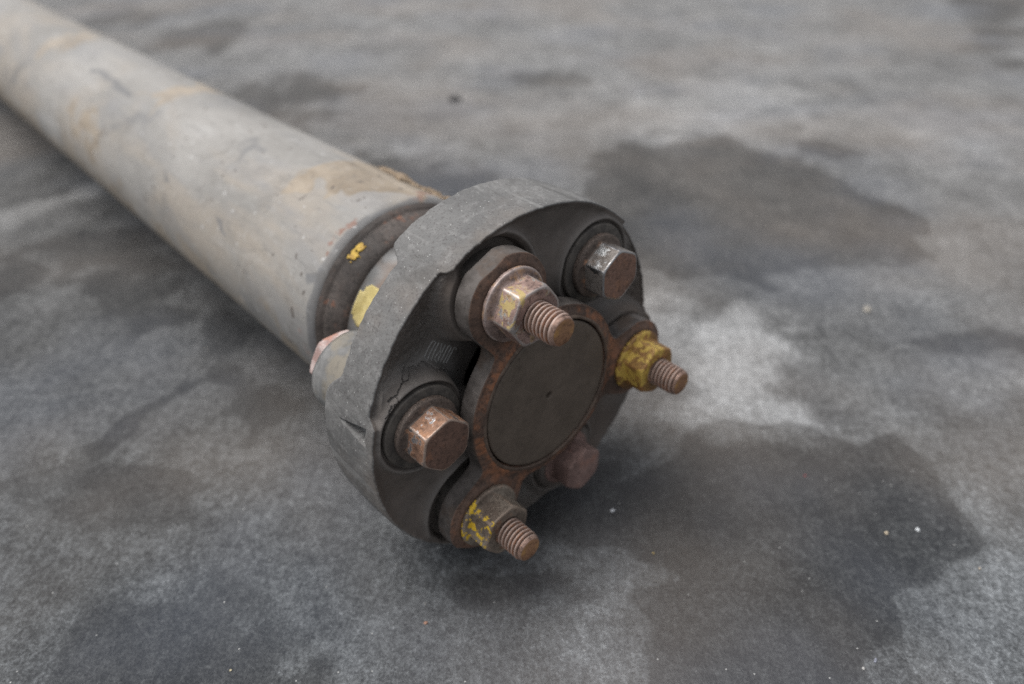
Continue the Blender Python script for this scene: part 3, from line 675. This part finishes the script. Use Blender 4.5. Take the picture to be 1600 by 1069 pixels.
def skin_patch(name, mat, zr, ar, rad, mask, parent=None, thick=.25, nz=40, na=40, lift=None):
    """thin shell lying on a surface of revolution, ragged outline"""
    zs = np.linspace(*zr, nz); as_ = np.linspace(*ar, na); Z, A = np.meshgrid(zs, as_, indexing='ij')
    inside = mask(Z, A); L = lift(Z, A) if lift else 0 * Z
    def pos(t): r = rad(Z) + t + L; return np.stack([r * np.cos(np.radians(A)), r * np.sin(np.radians(A)), Z], -1).reshape(-1, 3)
    V = np.concatenate([pos(thick), pos(-.15)]); n = nz * na; F = []
    cell = inside[:-1, :-1] & inside[1:, :-1] & inside[:-1, 1:] & inside[1:, 1:]
    for i in range(nz - 1):
        for j in range(na - 1):
            if not cell[i, j]: continue
            a, b, c, d = i * na + j, i * na + j + 1, (i + 1) * na + j + 1, (i + 1) * na + j
            F.append((a, b, c, d)); F.append((a + n, d + n, c + n, b + n))
            for (di, dj, p, q) in ((-1, 0, b, a), (1, 0, d, c), (0, -1, a, d), (0, 1, c, b)):
                ii, jj = i + di, j + dj
                if not (0 <= ii < nz - 1 and 0 <= jj < na - 1 and cell[ii, jj]): F.append((p, q, q + n, p + n))
    used = sorted({v for f in F for v in f}); mp = {v: i for i, v in enumerate(used)}
    V = V[used]; F = [tuple(mp[v] for v in f) for f in F]
    return part(name, mesh(name, tilt(V), F, mat), parent=parent)
capr = lambda Z: np.interp(-Z, [49.5, 52, 58, 64, 66.5, 67.5, 69, 73, 77, 79.2], [33, 33.4, 33, 33.4, 34.5, 35.6, 37, 38.8, 40, 40.6])
skin_patch('paint_mark', M_PAINTY, (-67.5, -46), (12, 60), capr, lambda Z, A: (((Z + 57) / 10.0) ** 6 + ((A - 36) / 14.5) ** 6 + .35 * fbm(Z / 2, A / 4, 0, 3, 5)) < 1, thick=.15)
skin_patch('paint_mark', M_OCHRE, (-79, -70), (4, 22), capr, lambda Z, A: np.minimum(((Z + 74.5) / 2.2) ** 2 + ((A - 16.0) / 3.7) ** 2, ((Z + 74.3) / 1.9) ** 2 + ((A - 10.2) / 3.1) ** 2) + .5 * fbm(Z / 1, A / 2, 0, 2, 8) < .85, thick=.2)
skin_patch('mud_flake', M_MUD, (-140, -82), (-74, -40), lambda Z: 42.5 + 0 * Z, lambda Z, A: (((Z + 108) / 23) ** 2 + ((A + 58) / 9.0) ** 2 + .8 * fbm(Z / 6, A / 4, 0, 3, 15)) < 1, thick=.9, nz=90, na=60, lift=lambda Z, A: 2.6 * ss(-55, -66, A) * (.6 + .5 * fbm(Z / 7, A / 9, 1, 3, 4)))

# ------------------------------------------------------------------ loose bits on the floor
def chip(name, label, cat, xy, size, col, seed, group=None, flat=.6):
    rnd = random.Random(seed); n = 9; V = []; F = []
    lv = [(-.5, .75), (-.1, 1.0), (.3, .8), (.5, .35)]
    for z, k in lv:
        for i in range(n):
            q = 2 * math.pi * i / n; r = k * rnd.uniform(.75, 1.15); V.append((size[0] * r * math.cos(q), size[1] * r * math.sin(q), (z + .45) * size[2] * rnd.uniform(.9, 1.1)))
    for a in range(3):
        for i in range(n): F.append((a * n + i, a * n + (i + 1) % n, (a + 1) * n + (i + 1) % n, (a + 1) * n + i))
    F.append(tuple(3 * n + i for i in range(n))); F.append(tuple(n - 1 - i for i in range(n)))
    o = obj(name, mesh(name, V, F, mat_plain(name + '_' + cat, tuple(v * .75 for v in col), col, 600, .7), smooth=False), None, (xy[0], xy[1], -.35))
    o.rotation_euler.z = rnd.uniform(0, 6.28); o['label'] = label; o['category'] = cat
    if group: o['group'] = group
    return o
chip('stone_chip', 'bright white chip on the dark floor right of the lowest stud', 'chip', (26.1, 9.6), (1.0, .65, .9), (.75, .77, .80), 1)
chip('stone_chip', 'small tan chip in the dark oil stain, left of a white one', 'chip', (127.1, -1.7), (.75, .7, .8), (.62, .52, .38), 2)
chip('stone_chip', 'white chip near the right edge of the dark oil stain', 'chip', (139.5, -.1), (.9, .7, .9), (.70, .73, .75), 3)
chip('pebble', 'pale tan pebble on light concrete right of the yellow nut', 'pebble', (183.4, 158.7), (2.6, 2.0, 2.4), (.40, .37, .32), 4)
chip('dirt_lump', 'small dark lump on the floor behind the tube', 'dirt', (-70.6, 566), (7.0, 5.5, 5.0), (.05, .048, .05), 5)
chip('rust_flake', 'pinkish rust flake on the floor below the coupling', 'flake', (-41.2, -40.3), (.8, .55, .6), (.42, .24, .17), 6)
chip('stone_chip', 'pointed grey white chip at the bottom edge of the floor', 'chip', (97.0, -56.7), (.62, .45, .6), (.50, .49, .47), 7)
chip('stone_chip', 'bluish grey sliver above the pointed chip near the bottom edge', 'chip', (101.9, -54.0), (.5, 1.1, .5), (.24, .25, .30), 8)
chip('paint_chip', 'tiny red speck in the middle of the dark oil stain', 'paint chip', (106.8, 28.9), (.5, .4, .5), (.45, .06, .07), 9)
chip('stone_chip', 'tiny yellow speck left of the dark oil stain', 'chip', (38.7, -11.1), (.4, .35, .5), (.55, .40, .14), 10)
chip('stone_chip', 'tan speck at the right tip of the dark oil stain', 'chip', (153.5, -18.0), (.5, .45, .5), (.55, .47, .38), 11)
chip('stone_chip', 'blurred white chip on the far floor above the coupling', 'chip', (118.8, 584.5), (3.2, 2.6, 2.4), (.62, .63, .65), 12)
chip('stone_chip', 'cream speck low in the left corner of the floor', 'chip', (-100.3, -57.3), (.42, .4, .5), (.70, .62, .42), 13)
